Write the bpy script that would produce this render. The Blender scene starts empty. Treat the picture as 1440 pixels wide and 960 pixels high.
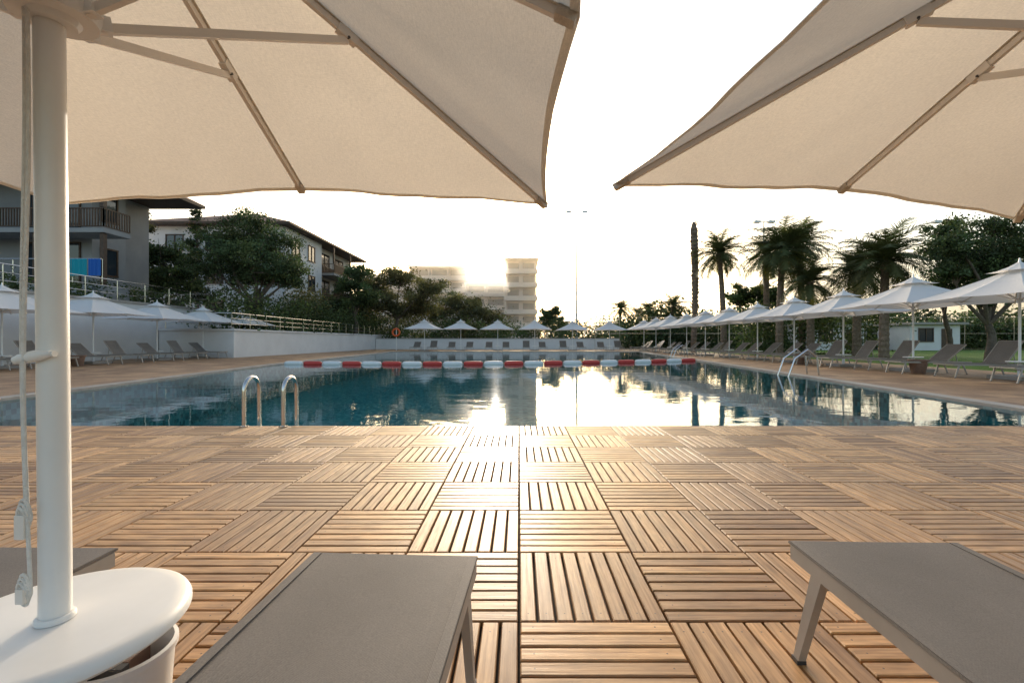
import bpy, math, random
import numpy as np
from mathutils import Vector, Matrix
S = bpy.context.scene
H = 0.9375
F = 640.0
def P(x, d): return (x-730)/F*d
def Zp(y, d): return H-(y-479)/F*d

# ---------------------------------------------------------------- materials
def mat(name, col=(.5,.5,.5), rough=.6, metal=0, spec=.5):
    m = bpy.data.materials.new(name); m.use_nodes = True
    b = m.node_tree.nodes['Principled BSDF']
    b.inputs['Base Color'].default_value = (*col, 1)
    b.inputs['Roughness'].default_value = rough
    b.inputs['Metallic'].default_value = metal
    b.inputs['Specular IOR Level'].default_value = spec
    return m
class N:
    def __init__(s, m): s.m=m; s.t=m.node_tree; s.b=s.t.nodes.get('Principled BSDF'); s.o=s.t.nodes.get('Material Output')
    def n(s, typ, **k):
        x = s.t.nodes.new(typ)
        for a, v in k.items(): setattr(x, a, v)
        return x
    def l(s, a, b): s.t.links.new(a, b)
    def math(s, op, a, b=None, c=None):
        x = s.t.nodes.new('ShaderNodeMath'); x.operation = op
        for i, v in enumerate((a, b, c)):
            if v is None: continue
            if isinstance(v, (int, float)): x.inputs[i].default_value = v
            else: s.l(v, x.inputs[i])
        return x.outputs[0]
    def ramp(s, fac, stops):
        r = s.t.nodes.new('ShaderNodeValToRGB'); e = r.color_ramp.elements
        e[0].position, e[0].color = stops[0][0], (*stops[0][1], 1)
        e[1].position, e[1].color = stops[-1][0], (*stops[-1][1], 1)
        for p, c in stops[1:-1]:
            q = e.new(p); q.color = (*c, 1)
        s.l(fac, r.inputs[0]); return r.outputs[0]
    def noise(s, vec, scale, detail=4, rough=.5):
        x = s.t.nodes.new('ShaderNodeTexNoise'); x.inputs['Scale'].default_value = scale
        x.inputs['Detail'].default_value = detail; x.inputs['Roughness'].default_value = rough
        if vec is not None: s.l(vec, x.inputs['Vector'])
        return x.outputs['Fac']
    def mul(s, a, b, fac=1.0, typ='MULTIPLY'):
        x = s.t.nodes.new('ShaderNodeMix'); x.data_type='RGBA'; x.blend_type = typ
        if isinstance(fac,(int,float)): x.inputs[0].default_value = fac
        else: s.l(fac, x.inputs[0])
        for i, v in ((6, a), (7, b)):
            if isinstance(v, tuple): x.inputs[i].default_value = (*v, 1)
            else: s.l(v, x.inputs[i])
        return x.outputs[2]
    def bump(s, h, strength=.3, dist=.01, target=None):
        x = s.t.nodes.new('ShaderNodeBump'); x.inputs['Strength'].default_value = strength
        x.inputs['Distance'].default_value = dist; s.l(h, x.inputs['Height'])
        s.l(x.outputs[0], (target or s.b).inputs['Normal']); return x
    def obj(s): return s.n('ShaderNodeTexCoord').outputs['Object']
    def geo(s): return s.n('ShaderNodeNewGeometry').outputs['Position']
def noisy(name, c1, c2, scale=3, rough=.7, bump=.2, bscale=40, dist=.01, metal=0, spec=.5):
    m = mat(name, c1, rough, metal, spec); k = N(m); g = k.geo()
    f = k.noise(g, scale, 6, .6)
    k.l(k.ramp(f, [(.3, c1), (.7, c2)]), k.b.inputs['Base Color'])
    if bump: k.bump(k.noise(g, bscale, 4), bump, dist)
    return m

# teak slats
def mk_teak():
    m = mat('teak_slats', rough=.5); k = N(m)
    uv = k.n('ShaderNodeUVMap').outputs[0]
    at = k.n('ShaderNodeAttribute', attribute_name='Col')
    sep = k.n('ShaderNodeSeparateColor'); k.l(at.outputs['Color'], sep.inputs[0])
    off = k.n('ShaderNodeCombineXYZ'); k.l(k.math('MULTIPLY', sep.outputs[1], 37.), off.inputs[0]); k.l(k.math('MULTIPLY', sep.outputs[2], 91.), off.inputs[1])
    ad = k.n('ShaderNodeVectorMath', operation='ADD'); k.l(uv, ad.inputs[0]); k.l(off.outputs[0], ad.inputs[1])
    mp = k.n('ShaderNodeMapping'); mp.inputs['Scale'].default_value = (3.2, 75, 1); k.l(ad.outputs[0], mp.inputs[0])
    g1 = k.noise(mp.outputs[0], 1.0, 7, .62)
    mp2 = k.n('ShaderNodeMapping'); mp2.inputs['Scale'].default_value = (7, 22, 1); k.l(ad.outputs[0], mp2.inputs[0])
    g2 = k.noise(mp2.outputs[0], 1.0, 3, .5)
    c = k.ramp(g1, [(.25, (.22, .105, .036)), (.48, (.46, .252, .102)), (.72, (.62, .375, .175))])
    tone = k.ramp(sep.outputs[0], [(0, (.50, .42, .35)), (.5, (.93, .91, .88)), (1, (1.38, 1.36, 1.32))])
    c = k.mul(c, tone)
    c = k.mul(c, k.ramp(g2, [(.3, (.70, .66, .62)), (.6, (1.08, 1.06, 1.04))]))
    pg = k.noise(k.geo(), .9, 5, .6)
    c = k.mul(c, (.42, .30, .20), k.math('MULTIPLY', k.ramp(pg, [(.45, (0,0,0)), (.75, (1,1,1))]), .35), 'MIX')
    sx = k.n('ShaderNodeSeparateXYZ'); k.l(uv, sx.inputs[0])
    u = sx.outputs[0]; v = sx.outputs[1]
    du = k.math('SUBTRACT', k.math('ABSOLUTE', k.math('SUBTRACT', u, .245)), .20)
    r = k.math('SQRT', k.math('ADD', k.math('POWER', du, 2.), k.math('POWER', k.math('SUBTRACT', v, .027), 2.)))
    scr = k.math('LESS_THAN', r, .003)
    c = k.mul(c, (.12, .08, .05), scr, 'MIX')
    k.l(c, k.b.inputs['Base Color'])
    k.l(k.ramp(g1, [(.2, (.56,)*3), (.8, (.38,)*3)]), k.b.inputs['Roughness'])
    k.bump(g1, .4, .003)
    return m
def mk_deckfar():
    m = mat('teak_tiles_far', rough=.55); k = N(m)
    s = k.n('ShaderNodeSeparateXYZ'); k.l(k.geo(), s.inputs[0])
    x, y = s.outputs[0], k.math('ADD', s.outputs[1], -.023)
    fx = k.math('FLOOR', k.math('MULTIPLY', x, 2.)); fy = k.math('FLOOR', k.math('MULTIPLY', y, 2.))
    par = k.math('FLOORED_MODULO', k.math('ADD', fx, fy), 2.)
    sx = k.math('FRACT', k.math('MULTIPLY', x, 16.)); sy = k.math('FRACT', k.math('MULTIPLY', y, 16.))
    st = k.math('ADD', k.math('MULTIPLY', par, sx), k.math('MULTIPLY', k.math('SUBTRACT', 1., par), sy))
    gap = k.math('LESS_THAN', st, .14)
    cb = k.n('ShaderNodeCombineXYZ'); k.l(fx, cb.inputs[0]); k.l(fy, cb.inputs[1])
    wn = k.n('ShaderNodeTexWhiteNoise'); k.l(cb.outputs[0], wn.inputs[0])
    c = k.ramp(wn.outputs[0], [(0, (.23, .12, .055)), (1, (.47, .28, .14))])
    c = k.mul(c, k.ramp(k.noise(k.geo(), 7, 5, .7), [(.3, (.75,)*3), (.7, (1.15,)*3)]))
    c = k.mul(c, (.05, .03, .02), gap, 'MIX')
    k.l(c, k.b.inputs['Base Color']); return m
def mk_canopy(name, col, tr, weave=True):
    m = bpy.data.materials.new(name); m.use_nodes = True; k = N(m); b = k.b
    b.inputs['Base Color'].default_value = (*col, 1); b.inputs['Roughness'].default_value = .85; b.inputs['Specular IOR Level'].default_value = .15
    t = k.n('ShaderNodeBsdfTranslucent'); t.inputs[0].default_value = (col[0]*1.02, col[1]*.97, col[2]*.90, 1)
    mx = k.n('ShaderNodeMixShader'); mx.inputs[0].default_value = tr
    k.l(b.outputs[0], mx.inputs[1]); k.l(t.outputs[0], mx.inputs[2]); k.l(mx.outputs[0], k.o.inputs[0])
    if weave:
        g = k.obj()
        mp = k.n('ShaderNodeMapping'); mp.inputs['Scale'].default_value = (70, 420, 420); k.l(g, mp.inputs[0])
        mp2 = k.n('ShaderNodeMapping'); mp2.inputs['Scale'].default_value = (420, 70, 70); k.l(g, mp2.inputs[0])
        n1 = k.noise(mp.outputs[0], 1, 2); n2 = k.noise(mp2.outputs[0], 1, 2)
        h = k.math('ADD', n1, n2)
        c = k.ramp(k.math('MULTIPLY', h, .5), [(.35, tuple(q*.88 for q in col)), (.65, tuple(min(1, q*1.06) for q in col))])
        c = k.mul(c, k.ramp(k.noise(g, 2.2, 4), [(.3, (.92, .915, .91)), (.7, (1, 1, 1))]))
        k.l(c, b.inputs['Base Color']); k.l(k.mul(c, (1., .96, .88)), t.inputs[0])
        k.bump(h, .5, .003)
    return m
def mk_sling():
    m = mat('sling_mesh', (.23, .2, .18), .7, 0, .25); k = N(m); g = k.obj()
    w = k.n('ShaderNodeTexWave', wave_type='BANDS', bands_direction='X'); w.inputs['Scale'].default_value = 120; k.l(g, w.inputs[0])
    w2 = k.n('ShaderNodeTexWave', wave_type='BANDS', bands_direction='Y'); w2.inputs['Scale'].default_value = 120; k.l(g, w2.inputs[0])
    h = k.math('MULTIPLY', w.outputs['Fac'], w2.outputs['Fac'])
    nz = k.noise(g, 300, 2)
    c = k.ramp(k.math('ADD', k.math('MULTIPLY', h, .5), k.math('MULTIPLY', nz, .5)), [(.15, (.125, .112, .102)), (.7, (.265, .237, .215))])
    c = k.mul(c, k.ramp(k.noise(g, 3.5, 4), [(.3, (.88, .88, .88)), (.7, (1.06, 1.06, 1.06))]))
    k.l(c, k.b.inputs['Base Color']); k.bump(h, .4, .001); return m
def mk_foliage(name, col, tr=.3):
    m = bpy.data.materials.new(name); m.use_nodes = True; k = N(m); b = k.b
    at = k.n('ShaderNodeAttribute', attribute_name='Col')
    c = k.mul(at.outputs['Color'], col)
    k.l(c, b.inputs['Base Color']); b.inputs['Roughness'].default_value = .6; b.inputs['Specular IOR Level'].default_value = .25
    t = k.n('ShaderNodeBsdfTranslucent'); k.l(k.mul(c, (1.2, 1.3, .8)), t.inputs[0])
    mx = k.n('ShaderNodeMixShader'); mx.inputs[0].default_value = tr
    k.l(b.outputs[0], mx.inputs[1]); k.l(t.outputs[0], mx.inputs[2]); k.l(mx.outputs[0], k.o.inputs[0])
    return m
def mk_water():
    m = bpy.data.materials.new('pool_water'); m.use_nodes = True; k = N(m); k.t.nodes.remove(k.b)
    g = k.geo()
    mp = k.n('ShaderNodeMapping'); mp.inputs['Scale'].default_value = (1.0, 1.6, 1); k.l(g, mp.inputs[0])
    n1 = k.noise(mp.outputs[0], 2.2, 3, .5); n2 = k.noise(mp.outputs[0], .5, 2, .5)
    h = k.math('ADD', k.math('MULTIPLY', n1, .35), n2)
    bp = k.n('ShaderNodeBump'); bp.inputs['Strength'].default_value = .09; bp.inputs['Distance'].default_value = .07; k.l(h, bp.inputs['Height'])
    fr = k.n('ShaderNodeFresnel'); fr.inputs[0].default_value = 1.33; k.l(bp.outputs[0], fr.inputs[1])
    gl = k.n('ShaderNodeBsdfGlossy'); gl.inputs['Roughness'].default_value = .03; gl.inputs[0].default_value = (1, 1, 1, 1); k.l(bp.outputs[0], gl.inputs['Normal'])
    tr = k.n('ShaderNodeBsdfTransparent'); tr.inputs[0].default_value = (.62, .90, .90, 1)
    mx = k.n('ShaderNodeMixShader'); k.l(fr.outputs[0], mx.inputs[0]); k.l(tr.outputs[0], mx.inputs[1]); k.l(gl.outputs[0], mx.inputs[2])
    k.l(mx.outputs[0], k.o.inputs[0]); return m
def mk_mosaic():
    m = mat('pool_mosaic', rough=.3); k = N(m); g = k.geo()
    sc = k.n('ShaderNodeVectorMath', operation='SCALE'); sc.inputs['Scale'].default_value = 11.; k.l(g, sc.inputs[0])
    fl = k.n('ShaderNodeVectorMath', operation='FLOOR'); k.l(sc.outputs[0], fl.inputs[0])
    wn = k.n('ShaderNodeTexWhiteNoise'); k.l(fl.outputs[0], wn.inputs[0])
    c = k.ramp(wn.outputs[0], [(0, (.06, .25, .26)), (.5, (.15, .50, .50)), (1, (.46, .80, .76))])
    k.l(c, k.b.inputs['Base Color']); return m
def mk_grass():
    m = mat('lawn_grass', rough=.8, spec=.2); k = N(m); g = k.geo()
    c = k.ramp(k.noise(g, 3., 8, .7), [(.3, (.05, .12, .012)), (.7, (.13, .24, .03))])
    c = k.mul(c, k.ramp(k.noise(g, .25, 3), [(.35, (.8, .8, .7)), (.65, (1.15, 1.1, 1.))]))
    k.l(c, k.b.inputs['Base Color']); k.bump(k.noise(g, 60, 3), .8, .05); return m

M = dict(
 teak=mk_teak(), deckfar=mk_deckfar(), sub=mat('deck_subframe', (.02,.014,.01), .9),
 canopy=mk_canopy('canopy_fabric', (.80,.745,.67), .38), white_fab=mk_canopy('white_parasol_fabric', (.82,.81,.80), .28, False),
 sling=mk_sling(), frame=noisy('lounger_aluminium', (.33,.295,.26), (.38,.345,.31), 8, .4, .05, 200, .001),
 alu=noisy('parasol_aluminium', (.74,.69,.63), (.80,.75,.69), 5, .4, .05, 100, .001),
 whitep=noisy('white_powdercoat', (.74,.73,.71), (.80,.79,.77), 6, .35, .08, 60, .001),
 rope=noisy('white_rope', (.66,.63,.58), (.8,.78,.74), 60, .9, .8, 300, .004),
 steel=mat('stainless_steel', (.62,.60,.58), .18, 1), dark=mat('dark_plastic', (.04,.04,.042), .4),
 water=mk_water(), mosaic=mk_mosaic(), grass=mk_grass(),
 wall=noisy('white_render', (.62,.61,.60), (.72,.71,.70), .8, .85, .25, 30, .01),
 wall2=noisy('grey_render', (.24,.24,.245), (.33,.325,.32), .6, .85, .25, 30, .01),
 hotel=noisy('hotel_render_hazed', (.74,.60,.50), (.80,.68,.58), .3, .85, 0), hglass=noisy('hotel_hazed_window', (.30,.24,.20), (.20,.17,.15), .4, .35, 0),  # distance haze painted in: hotel wall and window colours lightened
 glass=mat('window_glass', (.03,.04,.05), .06, 0, .8), wood=noisy('dark_wood', (.05,.028,.016), (.10,.055,.03), 6, .6, .3, 40, .01),
 roof=noisy('roof_tiles', (.22,.11,.07), (.34,.19,.12), 4, .8, .6, 14, .05),
 bark=noisy('bark', (.08,.06,.045), (.17,.13,.10), 6, .9, .8, 20, .05),
 palmbark=noisy('palm_bark', (.13,.09,.06), (.28,.2,.14), 9, .9, .9, 14, .06),
 leaf=mk_foliage('leaf_dark', (.075,.105,.040), .25), pine=mk_foliage('pine_needles', (.080,.112,.048), .2), leafL=mk_foliage('leaf_olive', (.165,.155,.072), .35),
 palm=mk_foliage('palm_leaf', (.095,.115,.050), .25),
 red=mat('float_red', (.50,.04,.03), .5), fwhite=mat('float_white', (.70,.70,.69), .5), orange=mat('lifebuoy_orange', (.75,.12,.02), .45),
 tealc=mat('teal_towel', (.01,.30,.38), .9), bluec=mat('blue_towel', (.02,.12,.45), .9), concrete=noisy('concrete', (.30,.27,.24), (.42,.38,.34), 2, .9, .3, 20, .01),
 soil=noisy('ground_soil', (.05,.06,.025), (.09,.08,.045), .5, .95, .3, 5, .05, 0, 0), pot=noisy('brown_pot', (.16,.09,.06), (.22,.13,.09), 6, .6, .1, 30, .005),
)

# ---------------------------------------------------------------- mesh builder
class MB:
    def __init__(s): s.v=[]; s.f=[]; s.m=[]; s.mats=[]; s.c=None
    def mi(s, k):
        if k not in s.mats: s.mats.append(k)
        return s.mats.index(k)
    def add(s, vs, fs, k):
        o=len(s.v); s.v += [tuple(v) for v in vs]; i=s.mi(k)
        for f in fs: s.f.append(tuple(o+a for a in f)); s.m.append(i)
    def box(s, a, b, k):
        x0,x1=sorted((a[0],b[0])); y0,y1=sorted((a[1],b[1])); z0,z1=sorted((a[2],b[2]))
        s.add([(x0,y0,z0),(x1,y0,z0),(x1,y1,z0),(x0,y1,z0),(x0,y0,z1),(x1,y0,z1),(x1,y1,z1),(x0,y1,z1)],
              [(0,3,2,1),(4,5,6,7),(0,1,5,4),(1,2,6,5),(2,3,7,6),(3,0,4,7)], k)
    def bar(s, p, q, w, h, k):
        p=Vector(p); q=Vector(q); d=(q-p).normalized()
        r=d.cross(Vector((0,0,1)))
        if r.length<1e-4: r=Vector((1,0,0))
        r.normalize(); u=r.cross(d).normalized(); r*=w/2; u*=h/2
        s.add([p-r-u,p+r-u,p+r+u,p-r+u,q-r-u,q+r-u,q+r+u,q-r+u],[(0,1,2,3),(7,6,5,4),(0,4,5,1),(1,5,6,2),(2,6,7,3),(3,7,4,0)],k)
    def tube(s, path, rad, n, k, cap=True):
        path=[Vector(p) for p in path]
        if isinstance(rad,(int,float)): rad=[rad]*len(path)
        vs=[]; fs=[]; ref=None
        for i,p in enumerate(path):
            d=(path[min(i+1,len(path)-1)]-path[max(i-1,0)]).normalized()
            if ref is None:
                ref=Vector((1,0,0)) if abs(d.x)<.9 else Vector((0,1,0))
            r=(ref-d*ref.dot(d)).normalized(); ref=r; u=d.cross(r)
            for j in range(n):
                a=2*math.pi*j/n; vs.append(p+(r*math.cos(a)+u*math.sin(a))*rad[i])
        for i in range(len(path)-1):
            for j in range(n):
                fs.append((i*n+j, i*n+(j+1)%n, (i+1)*n+(j+1)%n, (i+1)*n+j))
        if cap: fs.append(tuple(range(n-1,-1,-1))); fs.append(tuple((len(path)-1)*n+j for j in range(n)))
        s.add(vs,fs,k)
    def lathe(s, c, prof, n, k):
        vs=[]; fs=[]
        for r,z in prof:
            for j in range(n):
                a=2*math.pi*j/n; vs.append((c[0]+r*math.cos(a), c[1]+r*math.sin(a), c[2]+z))
        for i in range(len(prof)-1):
            for j in range(n): fs.append((i*n+j, i*n+(j+1)%n,(i+1)*n+(j+1)%n,(i+1)*n+j))
        s.add(vs,fs,k)
    def mesh(s, name, smooth=False):
        me=bpy.data.meshes.new(name); me.from_pydata(s.v,[],s.f)
        for k in s.mats: me.materials.append(M[k])
        me.polygons.foreach_set('material_index', s.m)
        if s.c is not None:
            a=me.color_attributes.new('Col','FLOAT_COLOR','POINT'); a.data.foreach_set('color', np.array(s.c,dtype=np.float32).ravel())
        me.update()
        if smooth: 
            me.shade_smooth()
            try: me.set_sharp_from_angle(angle=math.radians(35))
            except Exception: pass
        return me
    def obj(s, name, parent=None, smooth=False, loc=(0,0,0), rot=0):
        return place(name, s.mesh(name, smooth), loc, rot, parent)
def place(name, me, loc=(0,0,0), rot=0, parent=None, sc=1):
    o=bpy.data.objects.new(name, me); S.collection.objects.link(o); o.location=loc; o.rotation_euler=(0,0,rot); o.scale=(sc,sc,sc)
    if parent: o.parent=parent
    return o
def empty(name): return place(name, None)

# ---------------------------------------------------------------- near deck (real slats)
rng=random.Random(4)
T=.5; Y0=5.023
V=[];Fc=[];C=[];UV=[]
nx0,nx1=-18,18
def slat(x0,y0,horizontal,i):
    o=len(V); g=.0045; w=.0535; p=.0625
    L0,L1=.003+rng.uniform(0,.002),T-.003-rng.uniform(0,.002); a0=i*p+g; a1=a0+w
    dz=rng.uniform(-.0012,.0008); ch=.0035
    def pt(l,a,z):
        V.append((x0+l,y0+a,z) if horizontal else (x0+a,y0+l,z)); UV.append((l,a-a0))
    for (i0,z) in ((0,-.022),(0,dz-ch),(ch,dz)):
        pt(L0+i0,a0+i0,z);pt(L1-i0,a0+i0,z);pt(L1-i0,a1-i0,z);pt(L0+i0,a1-i0,z)
    fs=[(8,9,10,11)]
    for k in range(2):
        for j in range(4): fs.append((k*4+j,k*4+(j+1)%4,k*4+4+(j+1)%4,k*4+4+j))
    for f in fs: Fc.append(tuple(o+q for q in (f if horizontal else f[::-1])))
    return o
for ix in range(nx0,nx1):
    for iy in range(1,15):
        y0=Y0-iy*T; x0=ix*T
        hor = ((ix+iy)%2==0)
        tt=rng.uniform(.2,.8)
        for i in range(8):
            slat(x0,y0,hor,i)
            t=min(1,max(0,tt+rng.gauss(0,.20)))
            C += [(t,rng.random(),rng.random(),1)]
me=bpy.data.meshes.new('wooden_deck'); me.from_pydata(V,[],Fc)
me.materials.append(M['teak'])
cc=np.repeat(np.array(C,dtype=np.float32),12,axis=0)
a=me.color_attributes.new('Col','FLOAT_COLOR','POINT'); a.data.foreach_set('color',cc.ravel())
uvl=me.uv_layers.new(name='UVMap'); li=np.zeros(len(me.loops),dtype=np.int32); me.loops.foreach_get('vertex_index',li)
uvl.data.foreach_set('uv', np.array(UV,dtype=np.float32)[li].ravel())
deck=place('wooden_deck',me)
b=MB(); b.box((-9,-2,-.3),(9,Y0-.002,-.0225),'sub'); b.obj('deck_subframe',deck)

# ---------------------------------------------------------------- pool + surrounding deck
pool=[(-8.0,Y0),(6.72,Y0),(8.55,22),(10.3,39),(-10.8,39),(-9.65,17.6)]
b=MB(); n=len(pool)
b.add([(x,y,-1.35) for x,y in pool]+[(x,y,-.034) for x,y in pool],
      [tuple(range(n))]+[(i,i+n,(i+1)%n+n,(i+1)%n) for i in range(n)],'mosaic')
b.add([(x,y,-.034) for x,y in pool]+[(x,y,-.001) for x,y in pool],
      [(i,i+n,(i+1)%n+n,(i+1)%n) for i in range(n)],'concrete')
basin=b.obj('swimming_pool')
b=MB(); b.add([(x,y,-.03) for x,y in pool],[tuple(range(n))],'water'); b.obj('water',basin)
b=MB()
z=0
def q(pts,k,zz=0): b.add([(x,y,zz) for x,y in pts],[tuple(range(len(pts)))],k)
q([(-22,-6),(-9,-6),(-9,Y0),(-8.0,Y0),(-9.65,17.6),(-22,17.6)],'deckfar')
q([(-22,17.6),(-9.65,17.6),(-10.8,39),(-22,39)],'deckfar')
q([(-22,39),(-10.8,39),(10.3,39),(15,39),(15,52),(-22,52)],'deckfar')
q([(9,-6),(14.2,-6),(15,22),(8.55,22),(6.72,Y0),(9,Y0)],'deckfar')
q([(8.55,22),(15,22),(15,39),(10.3,39)],'deckfar')
b.obj('pool_terrace')
b=MB()
for i in range(1,n):
    p=Vector((*pool[i],0)); r=Vector((*pool[(i+1)%n],0)); 
    d=(r-p).normalized(); o=Vector((d.y,-d.x,0))*.14
    b.bar(p+o+Vector((0,0,-.01)), r+o+Vector((0,0,-.01)), .27,.05,'concrete')
b.obj('pool_coping')
b=MB()
q([(14.2,-6),(60,-6),(60,46),(15,46),(15,22)],'grass',-.01)
b.obj('lawn')
b=MB(); q([(-600,52),(900,52),(900,1500),(-600,1500)],'soil',-.02); q([(60,-60),(900,-60),(900,52),(60,52)],'soil',-.02)
q([(15,46),(60,46),(60,52),(15,52)],'soil',-.02); q([(-600,-60),(60,-60),(60,-6),(-600,-6)],'soil',-.02); q([(-600,-6),(-22,-6),(-22,52),(-600,52)],'soil',-.02)
b.obj('ground')

def hoop(X,y0,y1,h,b,axis='y',s=1):
    pts=[(X,y0,-.02)]; r=(y1-y0)/2; 
    pts.append((X,y0,h-abs(r)))
    for i in range(1,12):
        a=math.pi*i/12; pts.append((X,y0+r-r*math.cos(a),h-abs(r)+abs(r)*math.sin(a)))
    pts += [(X,y1,h-abs(r)),(X,y1,-.9)]
    b.tube(pts,.021,12,'steel'); b.lathe((X,y0,0),[(.045,0),(.045,.012),(.022,.014)],14,'steel')
b=MB()
for X in (-3.0,-2.57): hoop(X,4.96,5.25,.53,b)
for zz in (-.3,-.55,-.8): b.box((-2.98,5.2,zz),(-2.59,5.28,zz+.03),'steel')
b.obj('pool_ladder',smooth=True)
def side_ladder(X,Y):
    b=MB()
    for dy in (0,.5):
        pts=[(.55,dy,0),(.5,dy,.5)]
        for i in range(1,10):
            a=math.radians(90*i/9); pts.append((.5-.25*math.sin(a)*1.0,dy,.5+.2*math.sin(a)))
        pts+=[(-.1,dy,.45),(-.3,dy,-.1),(-.32,dy,-.8)]
        b.tube(pts,.022,8,'steel')
    b.obj('pool_ladder',smooth=True,loc=(X,Y,0))
side_ladder(7.55,12.3); side_ladder(8.9,25.5)

pts=[]
for i in range(23):
    t=i/22; X=-9.65+t*(8.4+9.65); Y=18.7-.9*math.sin(t*math.pi*.9)*.8+3.2*t**2.4; pts.append(Vector((X,Y,-.0)))
b=MB(); b.tube(pts,.012,6,'rope')
for i in range(22):
    p,r=pts[i],pts[i+1]; d=r-p; prof=[(.03,.05),(.06,.085),(.10,.115),(.2,.125),(.5,.13),(.8,.125),(.90,.115),(.94,.085),(.97,.05)]
    b.tube([p+d*a+Vector((0,0,.01)) for a,_ in prof],[q_*.78 for _,q_ in prof],12,'red' if i%2 else 'fwhite')
b.obj('lane_divider_floats',smooth=True)

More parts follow.
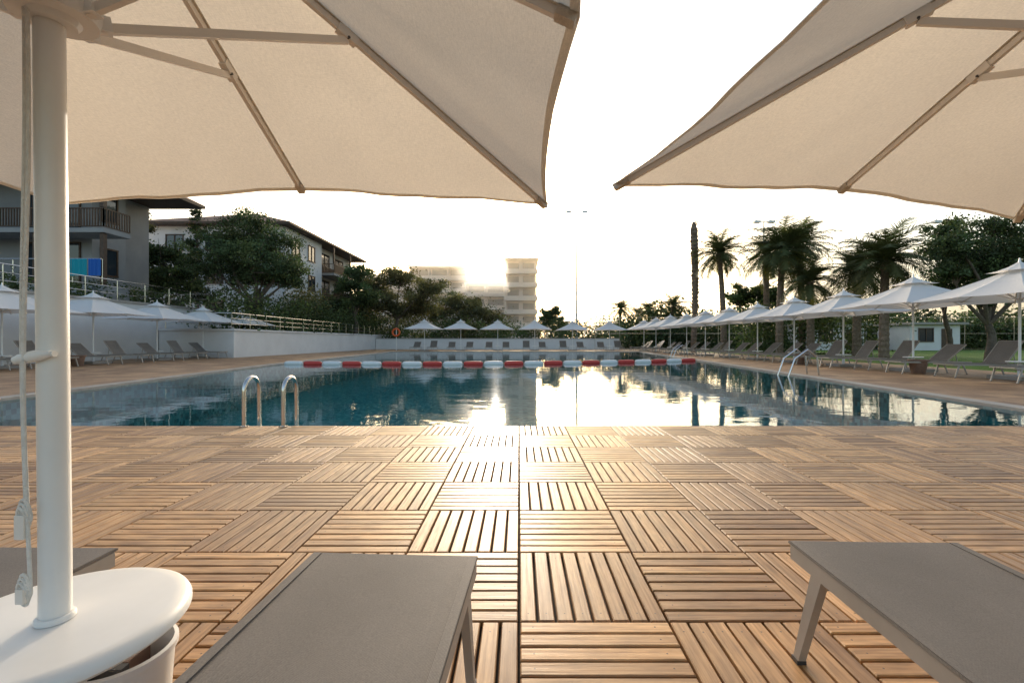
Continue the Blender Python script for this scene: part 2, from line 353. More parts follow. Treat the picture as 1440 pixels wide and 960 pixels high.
# ---------------------------------------------------------------- foreground umbrellas
def big_umbrella(cx,cy,rot,furniture=True):
    root=empty('patio_umbrella'); root.location=(cx,cy,0); root.rotation_euler=(0,0,rot)
    A=1.036; za=2.06; zc=1.514; zm=1.575
    rim=[]
    for k in range(8):
        a=k*math.pi/4; c,s=math.cos(a),math.sin(a); m=max(abs(c),abs(s)); 
        rim.append(Vector((A*c/m,A*s/m, zc if k%2 else zm)))
    ap=Vector((0,0,za)); b=MB(); NR,NS=14,12
    for k in range(8):
        p0,p1=rim[k],rim[(k+1)%8]; vs=[];fs=[]
        for i in range(NR+1):
            r=i/NR
            for j in range(NS+1):
                s=j/NS; e=p0.lerp(p1,s); q_=ap.lerp(e,r); bell=4*s*(1-s)
                q_=q_+Vector((-e.x,-e.y,0))*(.03*bell*r*r) + Vector((0,0,-.030*bell*r*(1.25-r)+.003*bell*r*r*r))
                q_.z += (.006*math.sin(9*s+5*r+k)+.003*math.sin(23*s-6*r+2*k))*r*bell
                vs.append(q_)
        for i in range(NR):
            for j in range(NS):
                a=i*(NS+1)+j; fs.append((a,a+1,a+NS+2,a+NS+1))
        b.add(vs,fs,'canopy')
        hv=[];hf=[]
        for j in range(NS+1):
            o_=vs[NR*(NS+1)+j]; i_=vs[(NR-1)*(NS+1)+j]; d=(i_-o_).normalized()
            hv+=[o_+Vector((0,0,-.0015)), o_+d*.022+Vector((0,0,-.0035))]
        for j in range(NS): hf.append((2*j,2*j+2,2*j+3,2*j+1))
        b.add(hv,hf,'canopy')
    b.obj('canopy',root,True)
    b=MB(); hubz=1.60
    for k in range(8):
        p=rim[k]; dz=Vector((0,0,-.014)); st=ap.lerp(p,.03)+Vector((0,0,-.02))
        b.bar(st,ap.lerp(p,.985)+dz,.013,.018,'alu')
        d=p-ap
        t=.405 if k%2 else .52
        j=ap.lerp(p,t)+dz*1.6
        h=Vector((p.x,p.y,0)).normalized()*.06+Vector((0,0,hubz-.02))
        b.bar(h,j+Vector((0,0,-.012)),.012,.019,'alu')
        b.bar(j-d.normalized()*.03+Vector((0,0,.004)),j+d.normalized()*.03+Vector((0,0,.004)),.022,.028,'alu')
        sd_=Vector((-d.y,d.x,0)).normalized()*.013
        b.tube([j-sd_-Vector((0,0,.008)),j+sd_-Vector((0,0,.008))],.004,8,'dark')
        b.bar(ap.lerp(p,.955)+dz*.9,ap.lerp(p,.992)+dz*.9,.026,.022,'canopy')
        b.bar(ap.lerp(p,.05)+Vector((0,0,-.004)),ap.lerp(p,.99)+Vector((0,0,-.004)),.026,.001,'canopy')
    b.obj('ribs',root)
    b=MB()
    b.lathe((0,0,0),[(0,hubz-.04),(.035,hubz-.04),(.042,hubz-.03),(.068,hubz-.028),(.073,hubz-.015),(.073,hubz+.004),(.06,hubz+.012),(.042,hubz+.015),(.042,hubz+.04),(.03,hubz+.045)],32,'whitep')
    for k in range(8):
        a=k*math.pi/4; b.bar((.05*math.cos(a),.05*math.sin(a),hubz-.012),(.085*math.cos(a),.085*math.sin(a),hubz-.006),.026,.03,'whitep')
    b.lathe((0,0,0),[(0,za+.02),(.05,za+.01),(.09,za-.03),(.09,za-.05),(0,za-.05)],24,'whitep')
    b.obj('hub',root,True)
    b=MB(); b.tube([(0.003,0,.0),(0.003,0,.5),(-.014,0,2.03)],[.0245,.0245,.0235],28,'whitep')
    b.obj('pole',root,True)
    if furniture:
        b=MB(); b.lathe((0,0,0),[(.02,.39),(.19,.390),(.208,.389),(.217,.384),(.222,.375),(.222,.366),(.214,.358),(.19,.352),(.02,.345)],72,'whitep')
        b.lathe((0.003,0,0),[(.025,.402),(.029,.401),(.031,.398),(.031,.391)],32,'whitep')
        b.obj('round_table',root,True)
        b=MB(); b.lathe((0,0,0),[(0,.07),(.04,.07),(.05,.068),(.2,.05),(.235,.035),(.24,.0)],48,'whitep'); b.lathe((0,0,0),[(.03,.3),(.045,.29),(.045,.07)],24,'whitep'); b.obj('weighted_base',root,True)
        b=MB()
        b.tube([(-.038,-.030,.905),(.03,-.028,.913)],[.006,.006],12,'whitep'); b.tube([(-.040,-.034,.90),(-.026,-.032,.904),(0,-.032,.909),(.026,-.030,.914)],[.007,.010,.011,.006],14,'whitep')
        def rope(x,z0,z1,y,amp=.004,r=.0032):
            pts=[]; 
            for i in range(40):
                t=i/39; pts.append((x+amp*math.sin(7*t)+.004*t, y-.004*math.sin(3*t), z0+(z1-z0)*t))
            b.tube(pts,r,8,'rope')
        rope(-.034,1.58,.61,-.022); rope(-.024,1.58,.58,-.032,.003); rope(-.014,1.58,.47,-.036,.005)
        for (cx_,cz_) in ((-.020,.60),(-.020,.46)):
            for s_ in range(3):
                pts=[]
                for i in range(17):
                    a=2*math.pi*i/16; pts.append((cx_+.008*math.cos(a)+.003*s_, -.038-.005*math.sin(a), cz_+.024*math.sin(a)+s_*.008))
                b.tube(pts,.003,6,'rope')
        b.box((-.030,-.044,.565),(-.012,-.032,.61),'alu'); b.box((-.026,-.046,.445),(-.012,-.036,.472),'alu')
        b.obj('cord',root,True)
    return root
big_umbrella(-.916,.896,0)
R_=math.radians(13); C_=Vector((.345,1.70)); u_=Vector((math.cos(R_),math.sin(R_))); i_=Vector((math.sin(R_),-math.cos(R_)))
cc_=C_+1.036*u_+1.036*i_
big_umbrella(cc_.x,cc_.y,R_)

b=MB(); c=(-.868,.985,0)
b.lathe(c,[(0,.004),(.075,.004),(.092,.14),(.100,.255),(.106,.258),(.106,.27),(.098,.272),(.094,.258),(.085,.14),(.07,.02),(0,.02)],40,'whitep')
b.box((c[0]-.02,c[1]-.05,.17),(c[0]+.05,c[1]-.03,.262),'dark'); b.box((c[0]-.05,c[1]-.01,.17),(c[0]+.03,c[1]+.05,.25),'pot')
b.obj('waste_bin',smooth=True)

# ---------------------------------------------------------------- loungers
def lounger_mesh(w,L,h,back,leg=.022,nm='sun_lounger'):
    b=MB(); hw=w/2; bl=.72; yh=-(L-bl); a=math.radians(back)
    def prof(t):
        if t<=L-bl: return (-t, h)
        s=t-(L-bl); return (yh-s*math.cos(a), h+s*math.sin(a))
    ns=26; nw=8; vs=[];fs=[]
    for lay in (0,-.006):
        for i in range(ns+1):
            t=L*i/ns; y,z=prof(t)
            for j in range(nw+1):
                s=j/nw; x=-hw+w*s; sag=-.014*(4*s*(1-s))*math.sin(math.pi*min(1,(t+.02)/(L-bl)) if t<L-bl else math.pi*(t-(L-bl))/bl)
                vs.append((x,y,z+sag+lay))
    K=(ns+1)*(nw+1)
    for i in range(ns):
        for j in range(nw):
            p=i*(nw+1)+j; fs.append((p,p+nw+1,p+nw+2,p+1)); fs.append((K+p,K+p+1,K+p+nw+2,K+p+nw+1))
    for i in range(ns):
        p=i*(nw+1); fs.append((p,K+p,K+p+nw+1,p+nw+1)); p+=nw; fs.append((p,p+nw+1,K+p+nw+1,K+p))
    for j in range(nw): fs.append((j,j+1,K+j+1,K+j)); p=ns*(nw+1)+j; fs.append((p,K+p,K+p+1,p+1))
    b.add(vs,fs,'sling')
    for sx in (-1,1):
        b.bar((sx*(hw-.012),-.004,h+.0008),(sx*(hw-.012),yh,h+.0008),.022,.003,'sling')
        x=sx*(hw-.014)
        b.bar((x,-.008,h-.028),(x,-L+.05,h-.028),.024,.040,'frame')
        y,z=prof(L-.01); b.bar((x,yh,h-.012),(x,y,z-.012),.022,.022,'frame')
        for (yt,yf) in ((-.13,-.03),(-L+.30,-L+.18)):
            b.add([(x-leg/2,yt-.02,h-.045),(x+leg/2,yt-.02,h-.045),(x+leg/2,yt+.025,h-.045),(x-leg/2,yt+.025,h-.045),
                   (x-leg/2,yf-.012,0.004),(x+leg/2,yf-.012,.004),(x+leg/2,yf+.012,.004),(x-leg/2,yf+.012,.004)],
                  [(0,1,2,3),(7,6,5,4),(0,4,5,1),(1,5,6,2),(2,6,7,3),(3,7,4,0)],'frame')
            b.box((x-leg*.6,yf-.015,0),(x+leg*.6,yf+.015,.012),'dark')
    x=hw-.03
    b.bar((-x,-.014,h-.024),(x,-.014,h-.024),.022,.026,'frame'); b.bar((-x,-L+.06,h-.028),(x,-L+.06,h-.028),.022,.026,'frame')
    b.bar((-x,yh,h-.03),(x,yh,h-.03),.02,.02,'frame'); y,z=prof(L-.01); b.bar((-x,y,z-.016),(x,y,z-.016),.02,.02,'frame')
    b.bar((-x,-.12,h-.07),(x,-.12,h-.07),.018,.018,'frame')
    if back>5:
        y,z=prof(L-.35); b.bar((x*.9,y,z-.02),(x*.9,y+.05-.1,h-.04),.015,.015,'frame'); b.bar((-x*.9,y,z-.02),(-x*.9,y-.05,h-.04),.015,.015,'frame')
    return b.mesh(nm)
lf=lounger_mesh(.465,1.75,.34,28)
place('sun_lounger',lf,(-.347,1.276,0),math.radians(-3.0))
place('sun_lounger',lounger_mesh(.49,1.75,.34,28),(1.05,1.355,0),math.radians(-1.5))
place('sun_lounger',lf,(-1.39,1.318,0),math.radians(-1))
lr=lounger_mesh(.64,1.95,.36,42)
lr2=lounger_mesh(.64,1.95,.36,55)

# ---------------------------------------------------------------- small parasols
def parasol_mesh(seed):
    r=random.Random(seed); b=MB(); A=1.5; zr=1.98; za=2.76
    def pyr(A,zr,za,k,sag,nseg=6):
        vs=[];fs=[]
        cor=[Vector((A,A,zr)),Vector((0,A,zr+.03)),Vector((-A,A,zr)),Vector((-A,0,zr+.03)),Vector((-A,-A,zr)),Vector((0,-A,zr+.03)),Vector((A,-A,zr)),Vector((A,0,zr+.03))]
        for s in range(8):
            p,q_=cor[s],cor[(s+1)%8]; o=len(vs)
            for i in range(nseg+1):
                for j in range(nseg+1):
                    e=p.lerp(q_,j/nseg); v=Vector((0,0,za)).lerp(e,i/nseg); bell=4*(j/nseg)*(1-j/nseg)
                    v.z-=sag*bell*(i/nseg)*(1.3-i/nseg)+.05*math.sin(math.pi*i/nseg); v.x-=e.x*.04*bell*(i/nseg)**2; v.y-=e.y*.04*bell*(i/nseg)**2
                    vs.append(v)
            for i in range(nseg):
                for j in range(nseg):
                    a=o+i*(nseg+1)+j; fs.append((a,a+nseg+1,a+nseg+2,a+1))
        b.add(vs,fs,k); return cor
    cor=pyr(A,zr,za,'white_fab',.04); pyr(.42,za-.13,za+.12,'white_fab',.01,3)
    for c in cor:
        ap=Vector((0,0,za-.03)); b.bar(ap.lerp(c,.05)-Vector((0,0,.07)),ap.lerp(c,.99)-Vector((0,0,.03)),.025,.025,'alu')
        b.bar((c.x*.03,c.y*.03,1.95),ap.lerp(c,.45)-Vector((0,0,.09)),.018,.018,'alu')
    b.tube([(0,0,0),(0,0,za+.1)],.028,10,'whitep'); b.tube([(0,0,za+.1),(0,0,za+.2)],[.03,.012],8,'whitep')
    b.tube([(0,0,1.9),(0,0,1.98)],.055,10,'whitep')
    b.box((-.4,-.4,.002),(.4,.4,.09),'concrete'); b.tube([(0,0,.09),(0,0,.4)],.045,10,'whitep')
    b.lathe((0,0,0),[(.03,.45),(.24,.45),(.25,.44),(.25,.425),(.03,.42)],20,'whitep')
    return b.mesh('parasol')
pm=parasol_mesh(1)
rr=random.Random(9)
def para(X,Y,rot=0): place('parasol',pm,(X,Y,0),rot+rr.uniform(-.06,.06),None,rr.uniform(.97,1.03))
def loung(X,Y,rot): place('sun_lounger',rr.choice((lr,lr,lr2)),(X,Y,0),rot+rr.uniform(-.08,.08))
ys=[11.0,13.9,16.8,19.7,22.6,25.5,28.6,31.6,34.8,38.2,41.6]
for i,Y in enumerate(ys):
    X=12.1-.7*(Y-11)/31; para(X,Y)
    for dy in (-.75,.75): loung(X-1.15+rr.uniform(-.1,.1),Y+dy,math.pi/2)
loung(12.4,9.2,math.pi/2)
for Y in (12.0,15.4,18.7,22.0,25.2,28.5):
    X=-17.5; para(X,Y)
    for dy in (-.8,.8): loung(X+1.6+rr.uniform(-.1,.1),Y+dy,-math.pi/2)
for x in (597,648,700,752,805,857):
    X=P(x,42.5); para(X,42.5)
    for dx in (-.8,.8): loung(X+dx,41.2,math.pi)
for (X,Y) in ((11.4,13.0),(11.3,18.2),(-16.4,16.9)):
    b=MB(); b.lathe((X,Y,0),[(0,.01),(.16,.01),(.22,.34),(.25,.36),(.25,.40),(.21,.40),(.2,.36),(0,.35)],20,'pot'); b.obj('planter_pot',smooth=True)

# ---------------------------------------------------------------- retaining walls, terraces, railings
b=MB()
b.box((-60,5,0),(-20,30,2.85),'wall'); b.box((-60.05,4.95,2.853),(-19.93,30.05,2.97),'concrete')
o=b.obj('retaining_wall')
b=MB(); b.box((-60,30.05,0),(-15.8,60,1.5),'wall'); b.box((-19.93,25.2,0),(-15.8,30.05,1.5),'wall'); b.box((-19.92,25.12,1.502),(-15.72,60,1.6),'wall')
b.obj('retaining_wall')
b=MB(); b.box((-15.75,50,0),(11,50.3,1.15),'wall'); b.box((-15.75,49.95,1.152),(11,50.35,1.22),'concrete'); b.obj('garden_wall')
def railing(pts,h=1.0,nb=3):
    b=MB()
    for i in range(len(pts)-1):
        p,q_=Vector(pts[i]),Vector(pts[i+1]); L=(q_-p).length; n=max(1,int(L/1.6))
        for k in range(n+1):
            c=p.lerp(q_,k/n); b.tube([c,c+Vector((0,0,h))],.022,8,'steel')
        for j in range(nb): z=Vector((0,0,h*(j+1)/nb)); b.tube([p+z,q_+z],.022 if j==nb-1 else .012,8,'steel')
    b.obj('railing',smooth=True)
railing([(-20.3,6,2.97),(-20.3,29.8,2.97),(-26,29.8,2.97)]); railing([(-16.1,29,1.6),(-16.1,59,1.6)],.9); railing([(-19.8,25.5,1.6),(-16.1,25.5,1.6),(-16.1,29,1.6)],.9)

# ---------------------------------------------------------------- buildings
def win_y(b,x0,x1,z0,z1,y,mull=1,fr='wood'):
    b.box((x0,y-.02,z0),(x1,y+.1,z1),'glass')
    for x in [x0+(x1-x0)*i/(mull+1) for i in range(mull+2)]: b.box((x-.04,y-.07,z0),(x+.04,y-.023,z1),fr)
    b.box((x0-.05,y-.08,z1+.001),(x1+.05,y-.003,z1+.08),fr); b.box((x0-.05,y-.09,z0-.08),(x1+.05,y-.003,z0-.001),fr)
def win_x(b,y0,y1,z0,z1,x,mull=1,fr='wood'):
    b.box((x-.1,y0,z0),(x+.02,y1,z1),'glass')
    for y in [y0+(y1-y0)*i/(mull+1) for i in range(mull+2)]: b.box((x+.023,y-.04,z0),(x+.07,y+.04,z1),fr)
    b.box((x+.003,y0-.05,z1+.001),(x+.08,y1+.05,z1+.08),fr); b.box((x+.003,y0-.05,z0-.08),(x+.09,y1+.05,z0-.001),fr)
def balcony(b,x0,x1,y0,y1,z,h=1.0,k='wall2'):
    b.box((x0,y0,z-.22),(x1,y1,z),k)
    for (p,q_) in (((x0+.05,y0+.05),(x1-.05,y0+.05)),((x1-.05,y0+.05),(x1-.05,y1)),((x0+.05,y0+.05),(x0+.05,y1))):
        p=Vector((*p,z));q_=Vector((*q_,z)); n=max(2,int((q_-p).length/.14))
        b.bar(p+Vector((0,0,h)),q_+Vector((0,0,h)),.07,.06,'wood'); b.bar(p+Vector((0,0,.1)),q_+Vector((0,0,.1)),.05,.05,'wood')
        for k in range(n+1):
            c=p.lerp(q_,k/n); b.box((c.x-.025,c.y-.025,z+.1),(c.x+.025,c.y+.025,z+h-.03),'wood')
def hip(b,x0,x1,y0,y1,z,rise,ov=.7):
    x0-=ov;x1+=ov;y0-=ov;y1+=ov; w=min(x1-x0,y1-y0)/2
    if y1-y0>x1-x0: r=[((x0+x1)/2,y0+w),((x0+x1)/2,y1-w)]
    else: r=[(x0+w,(y0+y1)/2),(x1-w,(y0+y1)/2)]
    vs=[(x0,y0,z),(x1,y0,z),(x1,y1,z),(x0,y1,z),(*r[0],z+rise),(*r[1],z+rise)]
    fs=[(0,1,4),(1,2,5,4),(2,3,5),(3,0,4,5)] if y1-y0>x1-x0 else [(0,1,5,4),(1,2,5),(2,3,4,5),(3,0,4)]
    b.add(vs,fs,'roof'); b.box((x0,y0,z-.18),(x1,y1,z-.004),'wood')
root=empty('apartment_house')
b=MB(); b.box((-42,24.5,2.9),(-23,26.6,9.6),'wall2'); b.box((-42,26.6,2.9),(-24,29.5,9.59),'wall2'); b.box((-32,22.9,2.98),(-20.95,24.49,3.75),'wall2'); b.obj('walls',root)
b=MB()
for z0 in (3.95,6.75):
    win_y(b,-26.5,-23.6,z0,z0+2.2,24.49,2); win_y(b,-31,-28.6,z0,z0+2.2,24.49,1)
win_x(b,25,26,4.6,6.0,-22.99,0); win_x(b,25,26,7.6,9.0,-22.99,0)
b.obj('windows',root)
b=MB(); balcony(b,-32,-20.9,22.9,24.48,6.62)
for zz,z1 in ((3.76,6.39),(7.7,9.5)): b.box((-21.2,23.0,zz),(-21.0,23.2,z1),'wood'); b.box((-24.6,23.0,zz),(-24.4,23.2,z1),'wood'); b.box((-27.9,23.0,zz),(-27.7,23.2,z1),'wood')
b.obj('balcony',root)
b=MB(); hip(b,-42,-21,23,29.5,9.75,2.0,.4); b.obj('roof',root)
b=MB(); rz=4.95
for (x0,x1,k) in ((-23.4,-22.5,'tealc'),(-22.45,-21.7,'tealc'),(-21.6,-21.0,'bluec'),(-27.2,-26.3,'tealc')):
    vs=[];fs=[]
    for i in range(13):
        for j in range(2): vs.append((x0+(x1-x0)*i/12,22.82+.03*math.sin(i*1.7),rz+.1-j*(.85)))
    for i in range(12): fs.append((2*i,2*i+1,2*i+3,2*i+2))
    b.add(vs,fs,k)
b.tube([(-32,22.87,rz+.1),(-21,22.87,rz+.1)],.03,6,'steel')
for i in range(8): b.tube([(-31.5+i*1.5,22.93,3.7),(-31.5+i*1.5,22.93,rz+.1)],.025,6,'steel')
b.obj('hanging_towels',root)
root=empty('white_house')
b=MB(); b.box((-33,40,1.5),(-21.5,58,11.0),'wall'); b.box((-21.49,40.0,1.5),(-20.6,47.5,10.99),'wall'); b.obj('walls',root)
b=MB()
for z0 in (2.4,5.3,8.2):
    for y0 in (41.2,44.4): win_x(b,y0,y0+1.4,z0+.6,z0+2.0,-20.59)
    for y0 in (49,53): win_x(b,y0,y0+2.4,z0,z0+2.2,-21.49,1)
    for x0 in (-31,-27.5,-24): win_y(b,x0,x0+1.5,z0+.7,z0+2.0,39.99)
b.obj('windows',root)
b=MB()
for z in (5.2,8.1): balcony(b,-21.49,-19.6,48.2,57.8,z)
for y in (48.3,53,57.7): b.box((-19.75,y-.08,1.6),(-19.6,y+.08,4.97),'wood'); b.box((-19.75,y-.08,9.15),(-19.6,y+.08,10.8),'wood')
b.obj('balcony',root)
b=MB(); hip(b,-33,-20.6,40,58,11.2,2.6,.9); b.obj('roof',root)
root=empty('hotel')
b=MB(); w=MB(); s=MB()
secs=[(-38,-26,16.5,112),(-26,-12.5,18.6,110),(-12.5,-3.2,14.5,108),(-3.2,4,19.6,106)]  # third section shaped low, a gap made for the sun to shine through
for (x0,x1,top,y) in secs:
    b.box((x0,y,0),(x1-.01,y+14,top),'hotel'); nf=int(top/3.1)
    for f in range(nf):
        z=top-3.1*(f+1)+.0
        s.box((x0-.3,y-1.6,z-.12),(x1+.3,y-.003,z+.12),'hotel')
        s.box((x0-.3,y-1.6,z+.121),(x1+.3,y-1.45,z+.95),'hotel')
        nb=max(2,int((x1-x0)/3.4)); dx=(x1-x0)/nb
        for k in range(nb):
            w.box((x0+k*dx+.5,y-.05,z+.2),(x0+(k+1)*dx-.5,y+.2,z+2.5),'hglass')
            s.box((x0+k*dx-.1,y-1.5,z+.96),(x0+k*dx+.1,y-.06,z+2.97),'hotel')
    s.box((x0-.5,y-2,top+.003),(x1+.5,y+14,top+.35),'hotel')
b.obj('walls',root); w.obj('windows',root); s.obj('balcony_slabs',root)

# ---------------------------------------------------------------- vegetation
class Veg(MB):
    def __init__(s): super().__init__(); s.c=[]
    def sync(s,col=(1,1,1)):
        while len(s.c)<len(s.v): s.c.append((*col,1))
def leaves(b,pts,size,tint,rs,key,asp=.6):
    n=len(pts); 
    d=rs.normal(size=(n,3)); d/=np.linalg.norm(d,axis=1)[:,None]
    e=rs.normal(size=(n,3)); e-=d*(d*e).sum(1)[:,None]; e/=np.linalg.norm(e,axis=1)[:,None]
    sz=size*rs.uniform(.6,1.4,n)[:,None]
    a=pts-d*sz*.5; c=pts+d*sz*.5; m=e*sz*asp*.5
    vv=np.stack([a,pts+m,c,pts-m],1).reshape(-1,3)
    b.sync(); o=len(b.v); i=b.mi(key)
    b.v+= [tuple(x) for x in vv.tolist()]
    b.f+= [(o+4*k,o+4*k+1,o+4*k+2,o+4*k+3) for k in range(n)]; b.m+=[i]*n
    t=np.repeat(tint,4,axis=0); b.c+= [(x[0],x[1],x[2],1) for x in t.tolist()]
def blob_leaves(b,blobs,n,size,rs,key,sub=14,flat=.7,subr=.36):
    vol=sum(r**2 for *_,r in blobs)
    for (x,y,z,r) in blobs:
        k=max(4,int(sub)); m=int(n*r*r/vol/k)
        for j in range(k):
            d=rs.normal(size=3); d/=np.linalg.norm(d); rad=r*rs.uniform(.25,1.0)
            c=np.array([x,y,z])+d*rad*np.array([1,1,flat])
            rr_=r*subr*rs.uniform(.7,1.35)
            q_=rs.normal(size=(m,3))*.5*np.array([1,1,.6]); pts=c+q_*rr_
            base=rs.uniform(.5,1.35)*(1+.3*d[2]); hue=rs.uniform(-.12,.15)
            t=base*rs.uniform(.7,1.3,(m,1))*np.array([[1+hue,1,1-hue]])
            leaves(b,pts,size,t,rs,key)
def tree(name,loc,blobs,n,size,key,trunk_r,seed,sub=14,flat=.7,lean=0):
    rs=np.random.RandomState(seed); b=Veg(); x,y,z=loc
    top=min(bb[2] for bb in blobs); cx=sum(bb[0] for bb in blobs)/len(blobs); cy=sum(bb[1] for bb in blobs)/len(blobs)
    fork=Vector((cx*.6+x*.4+lean,cy*.6+y*.4,z+(top-z)*.55))
    base=Vector(loc); path=[base+(fork-base)*t+Vector((.25*math.sin(t*4+seed),.1*math.sin(t*3),0))*t for t in (0,.2,.4,.6,.8,1)]
    b.tube(path,[trunk_r*(1.35-.5*t) for t in (0,.2,.4,.6,.8,1)],10,'bark')
    f=path[-1]
    for bb in blobs:
        c=Vector(bb[:3]); mid=(f+c)/2+Vector(rs.normal(size=3)*.25); b.tube([f,mid,c],[trunk_r*.6,trunk_r*.4,trunk_r*.15],7,'bark')
        for k in range(4):
            e=c+Vector(rs.normal(size=3))*bb[3]*.45; b.tube([mid.lerp(c,.5),(mid.lerp(c,.5)+e)/2+Vector((0,0,.1)),e],[trunk_r*.25,trunk_r*.15,trunk_r*.05],5,'bark')
    b.sync(); blob_leaves(b,blobs,n,size,rs,key,sub,flat)
    b.sync(); b.obj(name)
def TB(lst,d):
    return [(P(x,d+o),d+o,Zp(y,d+o),r/F*(d+o)) for (x,y,r,o) in lst]
tree('pine_tree',(P(352,31),31,1.5),TB([(350,318,34,0),(315,342,34,-.8),(388,345,36,.5),(298,372,30,.3),(345,362,44,-1),(395,375,34,-.5),(330,390,30,1),(372,390,30,.8),(405,395,22,0)],31),36000,.15,'pine',.22,3,34)
tree('cypress_tree',(P(276,40),40,1.5),TB([(276,296,9,0),(275,312,13,0),(276,332,15,0),(276,355,16,0)],40),4500,.19,'pine',.15,5,10,1.)
tree('leafy_tree',(P(215,34),34,2.8),TB([(205,350,28,0),(235,362,30,.5),(195,385,30,-.5),(255,388,28,0),(222,400,30,-1),(275,410,26,0)],34),20000,.18,'leaf',.16,7,22)
tree('leafy_tree',(P(190,36),36,2.8),TB([(192,300,14,0),(200,318,16,0),(186,330,16,0)],36),3500,.16,'leafL',.1,8,14)
tree('leafy_tree',(P(555,52),52,1.6),TB([(530,400,28,0),(565,392,30,1),(600,408,28,-1),(545,425,32,0),(590,430,32,1),(515,425,28,0)],52),20000,.24,'leafL',.2,11,24)
tree('leafy_tree',(P(500,46),46,1.6),TB([(505,385,20,0),(492,405,24,0),(515,418,24,0),(480,428,20,0)],46),9000,.22,'leaf',.16,12,20)
tree('leafy_tree',(P(650,62),62,0),TB([(640,425,22,0),(665,432,22,0),(620,440,20,0),(690,445,18,0)],62),7000,.3,'leafL',.16,13,18)
tree('leafy_tree',(P(775,60),60,0),TB([(775,440,14,0),(768,452,14,0),(790,456,14,0)],60),4000,.28,'leaf',.14,14,14)
def hedge(name,p0,p1,w,h,n,size,key,seed,z=0):
    rs=np.random.RandomState(seed); b=Veg(); p0=np.array(p0);p1=np.array(p1); L=np.linalg.norm(p1-p0); k=max(3,int(L/(h*.5)))
    b.tube([(p0[0],p0[1],z),(p1[0],p1[1],z)],.08,5,'bark'); b.sync()
    for j in range(k):
        for lv in range(3):
            c=p0+(p1-p0)*((j+rs.uniform(0,1))/k); cx,cy=c+rs.uniform(-w/3,w/3,2); cz=z+h*(lv+.5)/3*rs.uniform(.75,1.25)
            m=n//(k*3); pts=np.array([cx,cy,cz])+rs.normal(size=(m,3))*np.array([w*.3,w*.3,h*.17])
            pts[:,2]=np.maximum(pts[:,2],z+.02)
            base=rs.uniform(.5,1.3); hue=rs.uniform(-.1,.15); t=base*rs.uniform(.7,1.3,(m,1))*np.array([[1+hue,1,1-hue]])
            leaves(b,pts,size,t,rs,key)
    b.sync(); b.obj(name)
hedge('hedge',(-21.3,8),(-21.3,29),1.2,.8,7000,.14,'leaf',21,2.95)
hedge('shrubs',(-17.8,27),(-17.5,58),2.4,2.2,18000,.2,'leaf',22,1.55)
hedge('shrubs',(-19,37),(-18.5,58),2.0,3.6,12000,.22,'leafL',23,1.55)
hedge('hedge',(-15,52),(12,52.5),1.8,2.6,13000,.24,'leaf',24)
hedge('hedge',(12,56),(64,50),2.5,3.0,26000,.34,'leaf',25)
hedge('hedge',(16,60),(75,58),3,4.4,16000,.5,'pine',30)
hedge('shrubs',(-14,60),(-2,62),4,5.2,9000,.32,'leafL',26)
hedge('shrubs',(4,66),(30,66),4,3.6,9000,.32,'leaf',27)
hedge('shrubs',(16.5,33),(24,32),2.5,3.2,9000,.19,'leaf',28)
hedge('distant_trees',(-90,130),(150,140),8,7,16000,1.0,'leaf',29)

def palm_mesh(seed,h,R,tr=.2,nf=44):
    rs=random.Random(seed); b=Veg(); path=[];rad=[]; lx,ly=rs.uniform(-.4,.4),rs.uniform(-.3,.3); n=int(h/.14)
    for i in range(n+1):
        t=i/n; path.append((lx*t*t,ly*t*t,h*t)); rad.append(tr*(1.2-.35*t)*(1.07 if i%2 else .95)*(1.25 if t>.9 else 1))
    b.tube(path,rad,10,'palmbark'); top=Vector(path[-1]); b.sync()
    for k in range(nf):
        az=k*2.39996+rs.uniform(-.25,.25); u=(k+.5)/nf; el=math.radians(80-120*u+rs.uniform(-12,12)); L=R*rs.uniform(.9,1.3)*(1 if u>.15 else .85)
        dead=u>.9; p=Vector(top)+Vector((0,0,rs.uniform(-.15,.1))); seg=9; pts=[p.copy()]; e=el
        hz=Vector((math.cos(az),math.sin(az),0)); side=Vector((-math.sin(az),math.cos(az),0))
        tw=rs.uniform(.7,1.35); col=(1.5*tw,1.1*tw,.7*tw) if dead else (tw*rs.uniform(.95,1.2),tw,tw*.9)
        for i in range(seg):
            p=p+(hz*math.cos(e)+Vector((0,0,math.sin(e))))*L/seg; e-=math.radians(4+10*i/seg); pts.append(p.copy())
        b.tube(pts,[.03*(1-.8*i/seg) for i in range(seg+1)],4,'palm',False)
        for i in range(1,seg):
            for hf in (0,.25,.5,.75):
                c=pts[i].lerp(pts[i+1],hf); d=(pts[i+1]-pts[i]).normalized(); up=side.cross(d)
                t=(i+hf)/seg; ll=L*.36*math.sin(math.pi*min(1,.18+t*.78))**.7
                for sgn in (-1,1):
                    dr=(side*sgn*.85+d*.7-up*rs.uniform(-.05,.3)-Vector((0,0,.15+.25*rs.random()))).normalized()
                    w=d*.026*R/1.8; tip=c+dr*ll*rs.uniform(.8,1.15)
                    b.add([c-w,c+w,tip+w*.2,tip-w*.2],[(0,1,2,3)],'palm')
        b.sync(col)
    return b.mesh('palm_tree')
def palm(x,ycrown,rpx,d,seed,nf=40):
    h=Zp(ycrown,d); me=palm_mesh(seed,h,rpx/F*d,nf=nf); place('palm_tree',me,(P(x,d),d,0))
palm(1018,356,38,36,1,46); palm(1096,350,52,30,2,52); palm(1128,345,44,33,3,46); palm(1140,397,40,29,4,44)
palm(1205,382,46,27,5,48); palm(1243,366,62,24,6,54); palm(1078,358,36,34,7,40)
for i,(x,y,r,d) in enumerate(((870,434,22,58),(915,436,20,62),(942,430,26,56),(895,442,18,70))): palm(x,y,r,d,20+i,32)
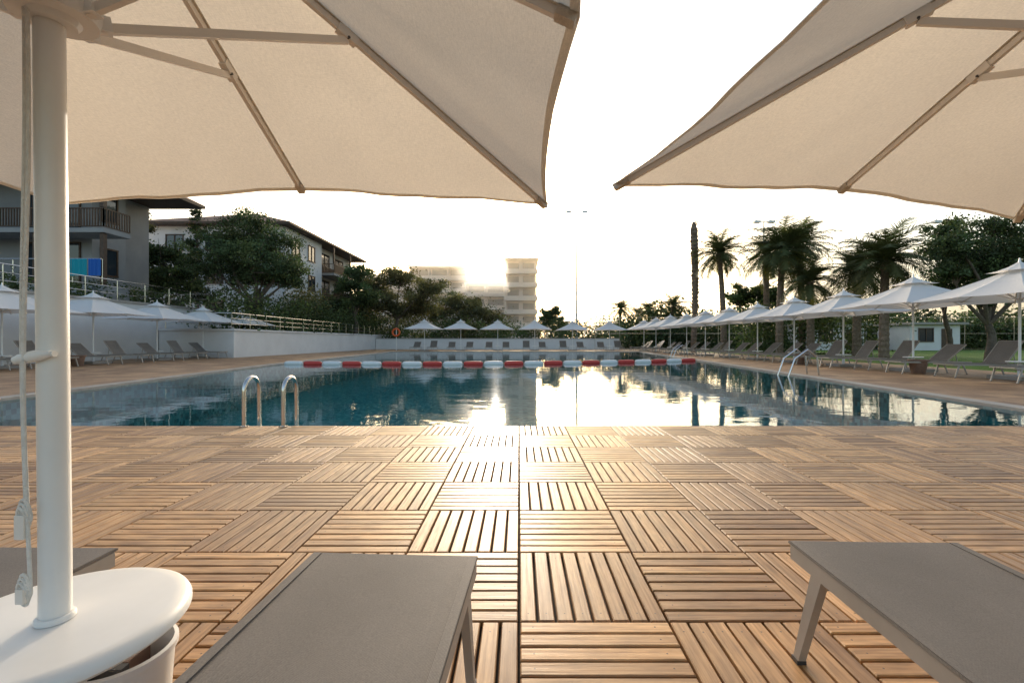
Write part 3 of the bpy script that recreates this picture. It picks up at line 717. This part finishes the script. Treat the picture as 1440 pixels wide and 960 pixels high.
b=MB(); d=38; path=[];rad=[]; rs=random.Random(2)
for i in range(70):
    t=i/69; path.append((P(975,d)+.15*math.sin(t*3),d,t*Zp(312,d))); rad.append((.22+.08*t)*(1.12 if i%2 else .9)*rs.uniform(.9,1.12)*(1-.7*max(0,(t-.94)/.06)))
b.tube(path,rad,10,'palmbark')
for k in range(60):
    i=rs.randrange(22,68); a=rs.uniform(0,6.28); p=Vector(path[i]); o=Vector((math.cos(a),math.sin(a),0)); b.bar(p+o*.2,p+o*.42+Vector((0,0,.3)),.08,.03,'palmbark')
b.obj('bare_palm_trunk')
tree('pine_tree',(P(1392,21),21,0),TB([(1400,320,34,0),(1350,345,32,-.6),(1435,345,40,.5),(1370,380,36,.8),(1415,390,38,-.5),(1335,380,26,0),(1455,395,36,0),(1400,355,38,0),(1385,415,26,0)],21),34000,.12,'pine',.16,31,30)
tree('pine_tree',(P(1335,26),26,0),TB([(1335,325,26,0),(1322,350,24,0),(1350,372,26,0),(1330,395,22,0)],26),9000,.15,'pine',.12,32,20)
tree('leafy_tree',(P(1060,38),38,0),TB([(1055,412,24,0),(1080,418,22,0),(1035,422,18,0)],38),9000,.2,'leaf',.12,33,18)

def mast(x,ytop,d,arm=1.3):
    b=MB(); X=P(x,d); z=Zp(ytop,d); b.tube([(X,d,0),(X,d,z)],[.16,.08],10,'alu')
    b.bar((X-arm*.6,d,z),(X+arm*.6,d,z),.08,.08,'alu')
    for s in (-1,1): b.box((X+s*arm*.6-.35,d-.25,z-.12),(X+s*arm*.6+.35,d+.2,z+.1),'whitep'); b.bar((X+s*arm*.6,d,z-.1),(X+s*arm*.6,d,z+.25),.1,.1,'alu')
    b.obj('floodlight_mast')
mast(811,298,60,1.8); mast(1074,312,50); mast(1328,312,45); mast(793,392,110)
b=MB()
for i in range(26):
    X=8+i*2.6; b.tube([(X,48,0),(X,48,3.4)],.03,6,'steel')
for z in (.1,1.7,3.4): b.tube([(8,48,z),(73,48,z)],.015,5,'steel')
b.obj('sports_fence')
for (x0,x1,d) in ((1140,1215,46),(1280,1350,44)):
    root=empty('garden_pavilion'); X0,X1=P(x0,d),P(x1,d)
    b=MB(); b.box((X0,d,0),(X1,d+4,2.5),'wall'); b.obj('walls',root)
    b=MB(); b.box((X0-.4,d-.5,2.503),(X1+.4,d+4.4,2.7),'concrete'); b.obj('roof',root)
    b=MB(); win_y(b,X0+.8,X0+2.2,.9,2.1,d-.002); b.box((X1-1.8,d-.06,.05),(X1-.8,d+.05,2.1),'wood'); b.obj('openings',root)
b=MB(); X=P(557,44); pts=[(X+.34*math.cos(a*math.pi/12),44,1.75+.34*math.sin(a*math.pi/12)) for a in range(25)]
b.tube(pts,.085,10,'orange'); b.tube([(X,44.1,0),(X,44.1,2.2)],.04,8,'whitep'); b.obj('lifebuoy',smooth=True)

# haze volume added over the distance for sun glow and a paler hotel
hm=bpy.data.materials.new('added_haze'); hm.use_nodes=True; nt=hm.node_tree; nt.nodes.remove(nt.nodes['Principled BSDF'])
vs_=nt.nodes.new('ShaderNodeVolumeScatter'); vs_.inputs['Color'].default_value=(1,.96,.9,1); vs_.inputs['Density'].default_value=.0075; vs_.inputs['Anisotropy'].default_value=.75
nt.links.new(vs_.outputs[0],nt.nodes['Material Output'].inputs['Volume'])
M['haze']=hm
b=MB(); b.box((-160,66,.05),(190,220,24),'haze'); b.obj('added_haze')

# ---------------------------------------------------------------- light
az,el=math.radians(-2.95),math.radians(10.1)
sd=Vector((math.sin(az)*math.cos(el),math.cos(az)*math.cos(el),math.sin(el)))
L=bpy.data.lights.new('sun','SUN'); L.energy=5; L.angle=math.radians(.6); L.color=(1,.86,.70)
o=bpy.data.objects.new('sun',L); S.collection.objects.link(o); o.rotation_euler=sd.to_track_quat('Z','Y').to_euler(); o.location=(0,50,30)
w=bpy.data.worlds.new('World'); S.world=w; w.use_nodes=True; nt=w.node_tree
sk=nt.nodes.new('ShaderNodeTexSky'); sk.sky_type='NISHITA'; sk.sun_disc=False; sk.sun_elevation=el; sk.sun_rotation=az
sk.air_density=1.0; sk.dust_density=3.4; sk.ozone_density=.7
nt.links.new(sk.outputs[0],nt.nodes['Background'].inputs[0]); nt.nodes['Background'].inputs[1].default_value=.37
S.view_settings.view_transform='Standard'; S.view_settings.look='None'; S.view_settings.exposure=0

cam=bpy.data.cameras.new('camera'); co=bpy.data.objects.new('camera',cam); S.collection.objects.link(co)
co.location=(0,0,H); co.rotation_euler=(math.radians(90),0,0); cam.sensor_width=36; cam.lens=16; cam.shift_x=-10/1440; cam.shift_y=-1/1440
cam.clip_start=.02; cam.clip_end=3000; S.camera=co
